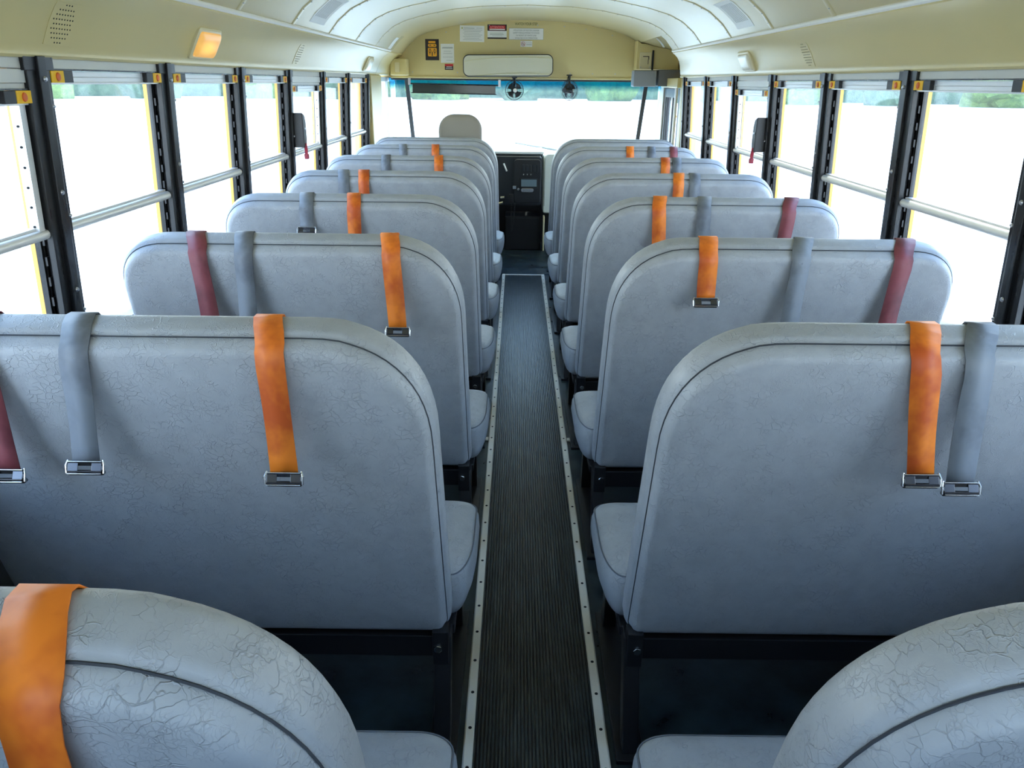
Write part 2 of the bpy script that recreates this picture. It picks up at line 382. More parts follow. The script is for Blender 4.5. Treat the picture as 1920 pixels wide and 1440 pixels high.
# ------------------------------------------------------------------ side windows
def window_parts(root, sg, drop):
    """one split sash window, local y from post centre to post centre"""
    ya, yb = .046, S - .046
    top = 1.447 if not drop else 1.404
    X = lambda z, i: sg * (wx(z) + i)
    fr = MB()
    lean_box(fr, sg, ya, yb, top - .0025, top + .001, .004, .06)
    lean_box(fr, sg, ya, ya + .006, .76, top, .030, .044); lean_box(fr, sg, yb - .006, yb, .76, top, .030, .044)
    lean_box(fr, sg, ya, yb, .76, .775, .010, .055)
    fr.build('frame', BLACK, root)
    g = MB(); lean_box(g, sg, ya + .004, yb - .004, .77, 1.075, .046, .049); lean_box(g, sg, ya + .004, yb - .004, 1.075, top - .03, .034, .037)
    g.build('pane', GLASS, root)
    r = MB(); lean_box(r, sg, ya, yb, top - .030, top - .004, .012, .05); lean_box(r, sg, ya, yb, top - .034, top - .029, .008, .02)
    lean_box(r, sg, ya, yb, top - .018, top - .0165, .0105, .014)
    r.build('top_rail', ALU, root, bevel=.0015)
    m = MB(); m.tube([(X(1.078, .018), ya - .012, 1.078), (X(1.078, .018), yb + .004, 1.078)], .0125, 12)
    lean_box(m, sg, ya, yb, 1.084, 1.096, .022, .04)
    m.build('middle_rail', ALU, root, smooth=True)
    for yy, d in ((ya, 1), (yb, -1)):
        y0, y1 = sorted((yy, yy + d * .056)); l = MB(); lean_box(l, sg, y0, y1, top - .030, top - .003, -.002, .02)
        lt = l.build('latch', YELLOW, root, bevel=.001)
        bt = MB(); bt.loft([[(X(top - .0165, -q), yy + d * .028 + math.cos(a) * .010 * w, top - .0165 + math.sin(a) * .0105 * w) for a in [2 * PI * i / 14 for i in range(14)]] for q, w in ((.001, 1), (.0045, .85), (.0055, .5))])
        bt.build('release_button', RED, lt, smooth=True)
        y0, y1 = sorted((yy + d * .056, yy + d * .098)); l = MB(); lean_box(l, sg, y0, y1, top - .030, top - .003, -.001, .02)
        l.build('latch_cap', BLACK_PL, root, bevel=.001)
    if drop:
        h = MB(); lean_box(h, sg, ya, yb, 1.417, 1.446, .006, .05); lean_box(h, sg, ya, yb, 1.4045, 1.4165, .010, .05)
        h.build('filler_panel', HEADER, root, bevel=.001)
        j = MB(); lean_box(j, sg, yb - .03, yb - .008, 1.08, top - .03, .012, .034); lean_box(j, sg, ya + .008, ya + .03, 1.08, top - .03, .012, .034)
        j.build('jamb_strip', ALU, root)
        k = MB()
        for z in [1.10 + .045 * i for i in range(6)]:
            for yy, d in ((yb - .031, -1), (ya + .031, 1)): k.disc((X(z, .022), yy - .0005 * d, z), (0, d, 0), .003, .0015, 8)
        k.build('jamb_holes', HOLE, root)
order = ['rearmost', 'rear']
wsrc = {}
WN = 1
frontcount = {5: 'frontmost', 4: 'second from the front', 3: 'third from the front', 2: 'fourth from the front', 1: 'fifth from the front', 0: 'sixth from the front', -1: 'seventh from the front', -2: 'eighth from the front', -3: 'ninth from the front', -4: 'tenth from the front'}
for sg, side in ((-1, 'left'), (1, 'right')):
    for n in range(NB, 6):
        drop = n in (3, -1)
        key = (sg, drop); y = Y0 + n * S
        lab = ('lowered emergency sash window, ' if drop else 'split sash window with yellow latches, ') + frontcount[n] + ' on the %s side' % side
        if key not in wsrc:
            o = empty('window_%d' % WN, (0, y, 0), lab, 'window', 'side windows', 'structure'); window_parts(o, sg, drop); wsrc[key] = o
        else:
            o = wsrc[key].copy(); C.objects.link(o); o.name = 'window_%d' % WN; o.location = (0, y, 0); tag(o, lab, 'window', 'side windows', 'structure')
            for ch in wsrc[key].children:
                c = ch.copy(); C.objects.link(c); c.parent = o
                for g in ch.children:
                    d = g.copy(); C.objects.link(d); d.parent = c
        WN += 1
# emergency release boxes on the lowered windows
for sg, side in ((-1, 'left'), (1, 'right')):
    y = Y0 + 3 * S
    o = empty('window_release', (sg * 1.125, y + .01, 1.115), 'black emergency window release with red handle on the %s side' % side, 'window release', 'emergency window releases')
    pr = [(0, .0), (.045, .012), (.056, .04), (.056, .12), (.04, .152), (0, .165)]
    b = MB(); b.loft([[(sg * (.034 + dx), py, pz) for py, pz in pr] for dx in (0, -.05)])
    b.build('housing', BLACK_PL, o, bevel=.004)
    b = MB(); b.tube([(sg * -.014, .018, .02), (sg * -.014, .03, -.015), (sg * -.014, .03, -.052)], .0085, 8); b.box(*sorted((sg * -.024, sg * -.004)), .02, .042, -.055, -.03)
    b.build('handle', HANDLE_RED, o, bevel=.003)
    MB().disc((sg * -.017, .02, .09), (-sg, 0, 0), .005, .003, 10).build('screw', SCREW, o)

# ------------------------------------------------------------------ front corner pillars, driver window, door, windshield
b = MB(); b.box(-1.29, -1.140, Y6 + .055, 6.62, 0, 1.4695)
tag(b.build('trim_%d' % TR, CREAM, bevel=.006), 'cream pillar between side windows and driver window', 'pillar', kind='structure'); TR += 1
b = MB(); b.box(1.165, 1.29, Y6 + .055, 6.30, 0, 1.4695)
tag(b.build('trim_%d' % TR, CREAM, bevel=.004), 'narrow cream pillar behind the entrance door', 'pillar', kind='structure'); TR += 1
# driver window
o = empty('window_%d' % WN, (0, 0, 0), 'narrow driver side window with aluminium frames', 'window', None, 'structure'); WN += 1
b = MB()
for ya, yb in ((6.62, 6.66), (6.93, 6.965), (7.00, 7.03), (7.42, 7.46)): b.box(-1.19, -1.155, ya, yb, .76, 1.46)
b.box(-1.19, -1.155, 6.62, 7.46, 1.425, 1.46); b.box(-1.19, -1.155, 6.62, 7.46, .74, .775); b.build('frame', ALU, o, bevel=.002)
MB().box(-1.176, -1.172, 6.63, 7.45, .76, 1.45).build('pane', GLASS, o)
tag(MB().box(-1.29, -1.15, 6.62, 7.66, 0, .74).build('wall_left_front', CREAM), 'cream side wall under the driver window', 'wall', kind='structure')
# entrance door
o = empty('door_1', (1.17, 6.32, 0), 'dark framed glazed entrance door at the right front', 'door', None, 'structure')
b = MB(); b.box(0, .05, 0, .06, 0, 1.395); b.box(0, .05, .60, .66, 0, 1.395); b.box(0, .05, .06, .60, 1.325, 1.395); b.box(0, .05, .06, .60, 0, .12)
b.build('frame', BLACK_PL, o, bevel=.003)
b = MB(); b.box(.006, .04, .06, .09, .12, 1.325); b.box(.006, .04, .57, .60, .12, 1.325); b.box(.006, .04, .315, .34, .12, 1.325); b.build('leaf_frame', DASH, o, bevel=.002)
MB().box(.02, .024, .08, .58, .12, 1.33).build('pane', GLASS, o)
b = MB(); b.box(-.03, .12, -.02, .70, 1.40, 1.4695)
b.build('door_header', CREAM, o, bevel=.004)
b = MB(); b.box(-.012, .1, .665, .93, .0, 1.4695); b.build('jamb', HEADER, o, bevel=.004)
b = MB(); b.tube([(-.035, -.03, .0), (-.035, -.03, 1.40)], .012, 10); b.build('door_post', ALU, o, smooth=True)

# bulkhead over the windshield
arch = [(x, roofz(x) + .004) for x in xs if x < .95] + [(.97, 1.739), (1.05, 1.716), (1.16, 1.694), (1.262, 1.668)]
b = MB(); b.loft([[(x, y, z) for x, z in [(1.28, 1.455), (1.28, 1.66)] + [p for p in arch[::-1] if True] + [(-1.28, 1.66), (-1.28, 1.455)]] for y in (YF, YF + .06)])
tag(b.build('wall_front', CREAM), 'cream front bulkhead above the windshield', 'wall', kind='structure')
b = MB(); b.box(-1.15, 1.15, YF - .014, YF + .02, 1.452, 1.470)
tag(b.build('trim_%d' % TR, CREAM, bevel=.004), 'cream ledge along the bottom of the front bulkhead', 'ledge', kind='structure'); TR += 1
# windshield: leaning glass, dark posts, curved corner panes
def wy(z): return 7.16 + (1.46 - z) * .62
o = empty('window_%d' % WN, (0, 0, 0), 'wide windshield with a blue tinted top band', 'windshield', None, 'structure'); WN += 1
ZB = .80
b = MB(); b.hexa([(-1.0, wy(ZB), ZB), (1.03, wy(ZB), ZB), (1.03, wy(ZB) + .006, ZB), (-1.0, wy(ZB) + .006, ZB)], [(-1.0, wy(1.46), 1.46), (1.03, wy(1.46), 1.46), (1.03, wy(1.46) + .006, 1.46), (-1.0, wy(1.46) + .006, 1.46)])
b.build('pane', WGLASS, o)
for xa, xb in ((-1.02, -1.15), (1.05, 1.16)):
    b = MB(); pts = [(xa + (xb - xa) * t, -.10 * t * t) for t in (0, .25, .5, .75, 1)]
    b.loft([[(x, wy(z) + dy, z) for x, dy in pts] + [(x, wy(z) + dy + .005, z) for x, dy in pts[::-1]] for z in (ZB, 1.46)])
    b.build('corner_pane', WGLASS, o, smooth=True)
for x in (-1.012, 1.04):
    b = MB(); b.loft([[(x + dx, wy(z) - .012 + dy, z) for dx, dy in ((-.017, 0), (.017, 0), (.017, .03), (-.017, .03))] for z in (ZB, 1.46)])
    b.build('divider', RUBBER_SEAL, o, bevel=.003)
b = MB(); b.box(-1.14, 1.15, 7.115, 7.185, 1.438, 1.462); b.build('top_seal', RUBBER_SEAL, o, bevel=.006)
# wiper outside, coloured pale to stand in for the haze
o = empty('wiper', (.36, wy(.80) + .03, .80), 'pale windshield wiper arm outside the glass', 'wiper')
b = MB(); b.tube([(.1, .02, -.0), (-.10, .004, .055), (-.42, -.006, .100)], [.012, .009, .006], 8); b.build('arm', ALU, o, smooth=True)
b = MB(); b.tube([(-.02, .006, .032), (-.44, -.012, .103)], .007, 6); b.build('blade', GREYPAD, o)

# ------------------------------------------------------------------ aisle mat and strips
b = MB(); pr = []
nr = 34; wdt = .29
for i in range(nr):
    x = -wdt / 2 + i * wdt / nr; q = wdt / nr
    pr += [(x, .004), (x + q * .2, .0075), (x + q * .65, .0075), (x + q * .85, .004)]
pr += [(wdt / 2, .004), (wdt / 2, .0005), (-wdt / 2, .0005)]
b.prism(pr, YB + .05, 6.068)
tag(b.build('aisle_mat', RIB), 'long black ribbed rubber mat running down the aisle', 'mat')
for sg, side in ((-1, 'left'), (1, 'right')):
    b = MB(); b.prism([(sg * .154 + d, z) for d, z in ((-.0125, .0005), (-.0125, .006), (-.009, .009), (.009, .009), (.0125, .006), (.0125, .0005))], YB + .05, 6.10)
    o = tag(b.build('floor_strip', STRIP), 'long aluminium strip with screws along the %s edge of the aisle mat' % side, 'metal strip')
    src = None; y = .62
    while y < 6.05:
        if src is None:
            src = MB().disc((0, 0, 0), (0, 0, 1), .0042, .0012, 10).build('screw', HOLE, o); c = src
        else:
            c = src.copy(); C.objects.link(c); c.parent = o
        c.location = (sg * .154, y, .0086); y += .115
    b = MB(); b.box(*sorted((sg * .168, sg * .205)), 3.022, 3.05, .0005, .006)
    q = tag(b.build('seam_strip', STRIP, bevel=.001), 'short aluminium cross strip on the floor beside the %s aisle strip' % side, 'metal strip')
    MB().disc((sg * .186, 3.036, .0055), (0, 0, 1), .004, .001, 10).build('screw', HOLE, q)
tag(MB().box(-.141, .141, 6.07, 6.094, .0005, .009).build('end_strip', STRIP, bevel=.001), 'short aluminium strip across the front end of the aisle mat', 'metal strip')
tag(MB().box(-.20, .235, 6.115, 7.05, .0005, .005).build('front_floor_mat', FLOOR, bevel=.002), 'smooth dark scuffed floor plate in front of the aisle mat', 'mat')

# ------------------------------------------------------------------ seats
LEAN = math.atan2(.195, .75)
cl, sl = math.cos(LEAN), math.sin(LEAN)
def bk(x, d, t):
    """back frame: x, depth d forward from the rear face, t up along the leaning back -> seat local coords"""
    return (x, .102 + d * cl - t * sl, .264 + t * cl + d * sl)
BL = .780
def back_rings(sg):
    xa, xo = .200, 1.143     # aisle edge, wall edge
    def outline(d, dep):
        o = rrect(xa + d, xo - d, 0 + d, BL - d, [max(.155 - d, .012), (max(.225 - d, .012), max(.245 - d, .012)), max(.035 - d, .01), max(.035 - d, .01)], 14, 2.42)
        out = []
        for x, t in o:
            if x < .6: x += .010 * (t / BL) * (1 if x < .35 else 0) * (1 - (x - xa) / .4) - .004
            if t < .12:
                w = max(0, min(1, (x - .27) / .12)) * max(0, min(1, (1.08 - x) / .12)); t += .026 * w * (1 - t / .12)
            out.append(bk(sg * x, dep, t))
        return out
    return outline
def make_back(sg, root, name='backrest'):
    ol = back_rings(sg)
    b = MB()
    rings = [(.33, -.006), (.20, -.0055), (.10, -.003), (.032, 0), (.022, .002), (.0155, .008), (.011, .020), (.0075, .0275), (.0085, .0295), (.0015, .034), (-.001, .045), (-.001, .080), (.002, .090), (.010, .100), (.03, .107), (.1, .112), (.33, .113)]
    b.loft([ol(d, y) for d, y in rings])
    o = b.build(name, VINYL, root, smooth='all')
    pts = ol(.0075, .0280); st = MB(); st.tube(pts, .0016, 5, closed=True); st.build('stitched_seam', THREAD, o)
    return o
def make_cushion(sg, root):
    b = MB()
    def outline(d, z, bul=0):
        o = rrect(.150 + d, 1.13 - d, .165 + d, .505 - d, [(max(.05 - d, .01)), (max(.075 - d, .01), max(.05 - d, .01)), (max(.05 - d, .01), max(.16 - d, .02)), max(.02 - d, .01)], 10, 2.2)
        return [(sg * x, y, z + bul * math.sin(PI * min(1, max(0, (x - .15) / .98)))) for x, y in o]
    for d, z in ((0, 0),): pass
    b.loft([outline(.16, .262), outline(.03, .262), outline(.012, .272), outline(.002, .30), outline(-.004, .335), outline(-.002, .365), outline(.004, .382), outline(.010, .389), outline(.016, .391), outline(.034, .399), outline(.07, .405), outline(.12, .409), outline(.16, .411)])
    o = b.build('cushion', VINYL, root, smooth='all')
    st = MB(); st.tube(outline(.0035, .3835), .0019, 5, closed=True); st.build('stitched_seam', PIPE, o)
    return o
def make_seat_hardware(sg, root):
    f = MB(); f.box(*sorted((sg * .19, sg * 1.13)), .15, .19, .235, .262); f.box(*sorted((sg * .19, sg * 1.13)), .44, .48, .235, .262); f.box(*sorted((sg * .19, sg * .22)), .19, .44, .235, .262)
    f.build('seat_frame', STEEL_BLACK, root, bevel=.003)
    r = MB(); r.box(*sorted((sg * .20, sg * .235)), .085, .125, .20, .29); r.box(*sorted((sg * .20, sg * 1.13)), .10, .125, .212, .268); r.build('back_bracket', STEEL_BLACK, root, bevel=.002)
    MB().disc((sg * .222, .088, .247), (0, -1, 0), .0095, .009, 6).build('bolt', CHROME, root, bevel=.001)
    for y0, y1 in ((.11, .02), (.42, .46)):
        l = MB(); x0, x1 = sorted((sg * .195, sg * .232))
        l.hexa([(x0, y1, .012), (x1, y1, .012), (x1, y1 + .05, .012), (x0, y1 + .05, .012)], [(x0, y0, .262), (x1, y0, .262), (x1, y0 + .045, .262), (x0, y0 + .045, .262)])
        l.build('leg', STEEL_BLACK, root, bevel=.003)
    MB().box(*sorted((sg * .18, sg * .245)), 0, .53, .0005, .012).build('foot_plate', STEEL_BLACK, root, bevel=.002)
    MB().box(*sorted((sg * 1.10, sg * 1.185)), .14, .49, .235, .262).build('wall_bracket', STEEL_BLACK, root, bevel=.002)
def make_belt(sg, root, colr, xc, xb, xe, ze):
    """webbing that comes up the front, bends over the crest and hangs plumb behind"""
    hw = .0245; th = .0009
    def BK(x, d, t): return Vector(bk(x, d, t))
    cxl = []
    cxl.append((xc, BK(0, .1165, BL - .22))); cxl.append((xc, BK(0, .1145, BL - .10))); cxl.append((xc, BK(0, .108, BL - .025)))
    cxl.append((xc, BK(0, .094, BL + .000))); cxl.append((xc, BK(0, .080, BL + .004))); cxl.append((xc + (xb - xc) * .35, BK(0, .055, BL + .0045)))
    cxl.append((xc + (xb - xc) * .75, BK(0, .030, BL - .0005))); cxl.append((xb, BK(0, .010, BL - .0085)))
    pb = BK(0, -.002, BL - .018); cxl.append((xb, pb))
    yh = pb.y - .004
    n = 8
    for i in range(1, n + 1):
        t = i / n; z = pb.z + (ze - pb.z) * t
        cxl.append((xb + (xe - xb) * t, Vector((0, yh + .012 * math.sin(PI * t) * .3 + .006 * t, z))))
    L1, R1, L2, R2 = [], [], [], []
    m = len(cxl)
    for i, (x, p) in enumerate(cxl):
        q0 = cxl[max(i - 1, 0)]; q1 = cxl[min(i + 1, m - 1)]
        d = (q1[1] - q0[1]); d.x = q1[0] - q0[0]; dn = d.normalized(); side = Vector((1, 0, 0)) - dn * dn.x; side.normalize(); nn = dn.cross(side).normalized() * th
        c = Vector((x, p.y, p.z)); tw = .0022 * math.sin((i - 8) * .55 + xc * 40) if i > 8 else 0
        L1.append(c - side * hw + nn + Vector((0, tw, 0))); R1.append(c + side * hw + nn - Vector((0, tw, 0))); L2.append(c - side * hw - nn + Vector((0, tw, 0))); R2.append(c + side * hw - nn - Vector((0, tw, 0)))
    b = MB(); b.loft([[a, c, d, e] for a, c, d, e in zip(L1, R1, R2, L2)])
    o = b.build('seat_belt', BELT[colr], root, smooth='all'); o['label'] = colr + ' belt over the backrest'
    # tongue: a flat folded steel plate with a slot, hooked on the loop
    ex = (xe, yh + .004, ze); t = MB(); cxx, cyy, czz = ex
    t.cur = 0
    def plate(x0, x1, y0, y1, z0, z1): t.box(cxx + x0, cxx + x1, cyy + y0, cyy + y1, czz + z0, czz + z1)
    plate(-.030, .030, -.0022, .0012, -.004, .004); plate(-.030, .030, -.0115, -.008, -.016, -.010)
    t.hexa([(cxx - .030, cyy - .012, czz - .014), (cxx - .012, cyy - .012, czz - .014), (cxx - .012, cyy - .009, czz - .011), (cxx - .030, cyy - .009, czz - .011)],
           [(cxx - .030, cyy - .003, czz + .002), (cxx - .012, cyy - .003, czz + .002), (cxx - .012, cyy, czz + .004), (cxx - .030, cyy, czz + .004)])
    t.hexa([(cxx + .012, cyy - .012, czz - .014), (cxx + .030, cyy - .012, czz - .014), (cxx + .030, cyy - .009, czz - .011), (cxx + .012, cyy - .009, czz - .011)],
           [(cxx + .012, cyy - .003, czz + .002), (cxx + .030, cyy - .003, czz + .002), (cxx + .030, cyy, czz + .004), (cxx + .012, cyy, czz + .004)])
    t.cur = 1
    for s_ in (-1, 1): t.tube([(cxx + s_ * .031, cyy + .002, czz + .006), (cxx + s_ * .034, cyy - .004, czz - .002), (cxx + s_ * .033, cyy - .008, czz - .016)], .0022, 6)
    t.tube([(cxx - .03, cyy - .003, czz + .005), (cxx + .03, cyy - .003, czz + .005)], .0013, 6); t.tube([(cxx - .03, cyy - .012, czz - .015), (cxx + .03, cyy - .012, czz - .015)], .0010, 6)
    t.build('belt_tongue', [TONGUE, CHROME], o, bevel=.0008)
    t = MB(); t.box(cxx - .031, cxx + .031, cyy - .007, cyy + .004, czz - .021, czz - .014); t.build('belt_tongue_base', BLACK_PL, o, bevel=.002)
    # short loose end folded behind
    return o
BELTS = {
 (-1, 0): [('orange', -.436, -.412, -.418, .74)],
 (-1, 1): [('grey', -.818, -.800, -.818, .790), ('orange', -.490, -.471, -.467, .772), ('maroon', -.99, -.965, -.962, .772)],
 (-1, 2): [('maroon', -.928, -.901, -.887, .78), ('grey', -.795, -.779, -.787, .78), ('orange', -.402, -.389, -.379, .796)],
 (-1, 3): [('grey', -.830, -.817, -.821, .925), ('orange', -.656, -.645, -.650, .80)],
 (-1, 4): [('grey', -.864, -.850, -.85, .80), ('orange', -.769, -.758, -.76, .80)],
 (-1, 5): [('grey', -.792, -.785, -.785, .80), ('orange', -.498, -.492, -.49, .80)],
 (-1, 6): [('grey', -.809, -.80, -.80, .80), ('orange', -.595, -.59, -.59, .80)],
 (1, 1): [('orange', .655, .630, .664, .783), ('grey', .756, .721, .737, .768)],
 (1, 2): [('orange', .462, .450, .453, .888), ('grey', .721, .695, .686, .80), ('maroon', .995, .964, .950, .80)],
 (1, 3): [('orange', .469, .455, .468, .80), ('grey', .632, .617, .622, .80), ('maroon', .952, .923, .910, .80)],
 (1, 4): [('orange', .692, .68, .68, .80), ('grey', .764, .755, .755, .80)],
 (1, 5): [('orange', .771, .762, .762, .80), ('grey', .834, .825, .825, .80)],
 (1, 6): [('orange', .681, .675, .675, .80), ('grey', .821, .815, .815, .80), ('maroon', .965, .958, .958, .80)],
}
rowname = ['nearest row, cut off by the frame', 'second row from the camera', 'third row from the camera', 'fourth row from the camera', 'fifth row from the camera', 'sixth row from the camera', 'foremost row']
def copy_child(ch, parent):
    c = ch.copy(); C.objects.link(c); c.parent = parent
    for g in ch.children:
        d = g.copy(); C.objects.link(d); d.parent = c
for sg, side in ((-1, 'left'), (1, 'right')):
    src = None
    for r in range(7):
        y = ROW0 + (r - 1) * PITCH_ROW + (.012 if r == 0 else 0)
        bl = BELTS.get((sg, r), [])
        w = [q[0] for q in bl]
        wd = 'without visible belt' if not w else ('with one orange belt' if len(w) == 1 else 'with ' + (', '.join(w[:-1]) + ' and ' + w[-1]) + ' belts')
        o = empty('bench_seat', (0, y, 0), 'grey %s bench seat, %s, %s' % (side, rowname[r], wd), 'seat', 'bus bench seats')
        if src is None:
            make_back(sg, o); make_cushion(sg, o); make_seat_hardware(sg, o); src = o; kids = list(o.children)
        else:
            for ch in kids: copy_child(ch, o)
        for q in bl: make_belt(sg, o, *q)
    # padded crash barrier in front of the first row
    o = empty('crash_barrier', (0, ROW0 + 6 * PITCH_ROW - .06, 0), 'padded grey barrier without belts in front of the foremost %s seat' % side, 'barrier', 'padded barriers')
    make_back(sg, o, 'padded_panel')
    l = MB(); x0, x1 = sorted((sg * .205, sg * .235)); l.box(x0, x1, .11, .15, .012, .30); l.build('leg', STEEL_BLACK, o, bevel=.003)
    l = MB(); x0, x1 = sorted((sg * 1.08, sg * 1.12)); l.box(x0, x1, .11, .15, .012, .30); l.build('leg', STEEL_BLACK, o, bevel=.003)
    MB().box(*sorted((sg * .19, sg * 1.13)), .10, .16, .0005, .012).build('foot_plate', STEEL_BLACK, o)

# ------------------------------------------------------------------ lamps, grilles and notices overhead
def cove_pt(t):   # point and inward normal on the coved face, t 0..1 going up
    pts = [(1.140, 1.497), (1.128, 1.522), (1.114, 1.55), (1.096, 1.578), (1.074, 1.602)]
    k = t * (len(pts) - 1); i = min(int(k), len(pts) - 2); f_ = k - i
    x = pts[i][0] + (pts[i + 1][0] - pts[i][0]) * f_; z = pts[i][1] + (pts[i + 1][1] - pts[i][1]) * f_
    return x, z
for sg, y, on, lab in ((-1, 2.86, True, 'lit amber dome lamp on the left cove panel'), (-1, 5.93, False, 'unlit dome lamp at the front end of the left cove panel'), (1, 4.34, False, 'unlit dome lamp on the right cove panel')):
    o = empty('dome_lamp', (sg * 1.116, y, 1.54), lab, 'lamp', 'dome lamps')
    ang = math.atan2(.055, .10) * sg
    h = .048; w = .095
    def loc(u, v, d):   # u along y, v up the face, d out of the face
        nx, nz = -.87, -.49; ux, uz = -.46, .87
        return (sg * (ux * v + nx * d), u, uz * v + nz * d)
    b = MB(); b.loft([[loc(u, v, d) for u, v in rrect(-w - q, w + q, -h - q, h + q, [.012] * 4, 4)] for q, d in ((.006, -.012), (.006, .006), (.001, .010))]); b.build('base', CREAM_PL, o, smooth=30)
    b = MB(); b.loft([[loc(u, v, d) for u, v in rrect(-w + q, w - q, -h + q, h - q, [.012] * 4, 4)] for q, d in ((.004, .008), (.007, .016), (.014, .020), (.030, .022))]); b.build('lens', LENS_ON if on else LENS, o, smooth=30)
for sg, y, nm in ((-1, 1.98, 'round-cornered perforated speaker grille nearest on the left cove'), (-1, 4.08, 'perforated speaker grille further forward on the left cove'), (1, 4.08 - .62, 'perforated speaker grille on the right cove')):
    o = empty('speaker_grille', (sg * 1.116, y, 1.547), nm, 'speaker grille', 'speaker grilles')
    cp = [(1.1435, 1.492)] + [(1.140, 1.497), (1.128, 1.522), (1.114, 1.55), (1.096, 1.578), (1.084, 1.592)]
    def cv(z):
        for (xa, za), (xb, zb) in zip(cp, cp[1:]):
            if z <= zb: return xa + (xb - xa) * (z - za) / (zb - za)
        return cp[-1][0]
    def loc(u, z, d): return (sg * (cv(z) - .87 * d - 1.116), u, z - .49 * d - 1.547)
    zz = [1.50, 1.522, 1.55, 1.578, 1.588]
    b = MB(); b.loft([[loc(u, z, .0014) for z in zz] + [loc(u, z, .0002) for z in zz[::-1]] for u in (-.055, .055)]); b.build('plate', CREAM, o)
    b = MB()
    for i, n in enumerate((3, 6, 7, 8, 7, 8, 7, 6, 3)):
        z = 1.505 + i * .0098
        for k in range(n): b.disc(loc((k - (n - 1) / 2) * .0115, z, .0014), (-sg * .87, 0, -.49), .0020, .0007, 6)
    b.build('perforations', HOLE, o)
def roof_label(xa, xb, ya, yb, name, label, m, cat, ink=None, group=None):
    xs_ = [xa + (xb - xa) * i / 6 for i in range(7)]
    b = MB(); b.loft([[(x, y, roofz(x) - .0012) for x in xs_] + [(x, y, roofz(x) - .0004) for x in xs_[::-1]] for y in (ya, yb)])
    o = tag(b.build(name, m), label, cat, group)
    if ink:
        b = MB()
        for k in range(9):
            yy = ya + (yb - ya) * (.12 + k * .085)
            for i0, i1 in ((1, 3), (3, 5)):
                b.loft([[(x, y_, roofz(x) - .0016) for x in xs_[i0:i1 + 1]] + [(x, y_, roofz(x) - .0013) for x in xs_[i0:i1 + 1][::-1]] for y_ in (yy, yy + .006)])
        b.build('print', ink, o)
    return o
roof_label(-1.0, -.87, 3.86, 4.14, 'ceiling_notice', 'faded white notice stuck on the left slope of the ceiling', NOTICE, 'notice', INK, 'ceiling notices')
roof_label(.87, 1.0, 3.86, 4.14, 'ceiling_notice', 'faded white notice stuck on the right slope of the ceiling', NOTICE, 'notice', INK, 'ceiling notices')
roof_label(-1.02, -.93, 6.4, 6.5, 'ceiling_sticker', 'small brown sticker on the ceiling at the left front', mat('brown sticker', (.42, .33, .12), .5), 'sticker')
roof_label(-1.02, -.95, 6.25, 6.385, 'ceiling_sticker', 'small white sticker on the ceiling at the left front', NOTICE, 'sticker')
roof_label(.94, 1.0, 6.15, 6.22, 'ceiling_sticker', 'small brown sticker on the ceiling at the right front', mat('dull brown sticker', (.3, .26, .16), .5), 'sticker')

# ------------------------------------------------------------------ bulkhead fittings (front face at y = YF)
def card(name, x0, x1, z0, z1, m, label, cat, group=None, tilt=0):
    o = empty(name, ((x0 + x1) / 2, YF, (z0 + z1) / 2), label, cat, group); w, h = (x1 - x0) / 2, (z1 - z0) / 2
    MB().box(-w, w, -.002, -.0002, -h, h).build('sheet', m, o); o.rotation_euler.y = tilt
    return o, w, h
def lines(o, rows, m, y=-.0028):
    b = MB()
    for x0, x1, z, t in rows: b.box(x0, x1, y, y + .0006, z, z + t)
    return b.build('print', m, o)
T = -.0024
o, w, h = card('light_switch_chart', -.836, -.722, 1.594, 1.757, INKB, 'black chart with orange light symbols on the front bulkhead', 'sign')
b = MB()
for x0, x1, z0, z1, r_ in ((-.034, .036, .022, .044, .009), (-.036, .038, -.052, .014, .008)):
    b.loft([[(x, y, z) for x, z in rrect(x0, x1, z0, z1, [r_] * 4, 4)] for y in (-.0036, -.002)])
b.box(-.030, .028, -.0036, -.002, .050, .066); b.build('symbols', ORINK, o)
b = MB()
for x0, x1, z0, z1 in ((-.024, -.008, .031, .037), (.012, .028, .031, .037), (-.026, -.010, 0, .006), (.012, .028, 0, .006), (-.03, -.006, -.012, -.007), (.008, .032, -.012, -.007), (-.004, .004, -.048, -.018), (-.027, -.012, -.026, -.019), (.014, .029, -.026, -.019), (-.022, -.018, -.04, -.026), (.019, .023, -.04, -.026), (-.036, .038, -.0155, -.0145)): b.box(x0, x1, -.0044, -.0034, z0, z1)
b.build('symbol_details', INKB, o)
o, w, h = card('paper_notice', -.708, -.596, 1.575, 1.722, WHITE, 'small white paper diagram beside the black chart', 'notice')
lines(o, [(-.04, .045, .045, .003), (-.045, .045, .038, .004), (-.03, .03, .015, .002), (-.035, .04, -.002, .002), (-.04, .045, -.03, .002), (-.01, .04, -.055, .002)], INK)
o, w, h = card('warning_sticker', -.676, -.605, 1.520, 1.566, INKB, 'tiny red and black sticker under the white diagram', 'sticker')
MB().box(-w, w, -.003, -.002, .006, h).build('red_panel', REDINK, o); lines(o, [(-.022, .024, -.001, .004), (-.028, .028, -.009, .002), (-.028, .028, -.015, .002)], WHITE, -.0038)
o, w, h = card('paper_notice', -.546, -.343, 1.738, 1.862, WHITE, 'large white printed letter left of the attention sign', 'notice', tilt=.012)
lines(o, [(-.07, .02, .040, .003), (.035, .085, .042, .002)] + [(-.075 + (.01 if k % 2 else 0), .085 - (k % 3) * .012, .028 - k * .0125, .002) for k in range(7)], INK)
MB().disc((-.082, -.002, .042), (0, -1, 0), .006, .001, 8).build('emblem', mat('olive ink', (.4, .42, .05), .6), o)
o, w, h = card('attention_sign', -.316, -.157, 1.763, 1.872, WHITE, 'attention sign with red heading and black border on the front bulkhead', 'sign')
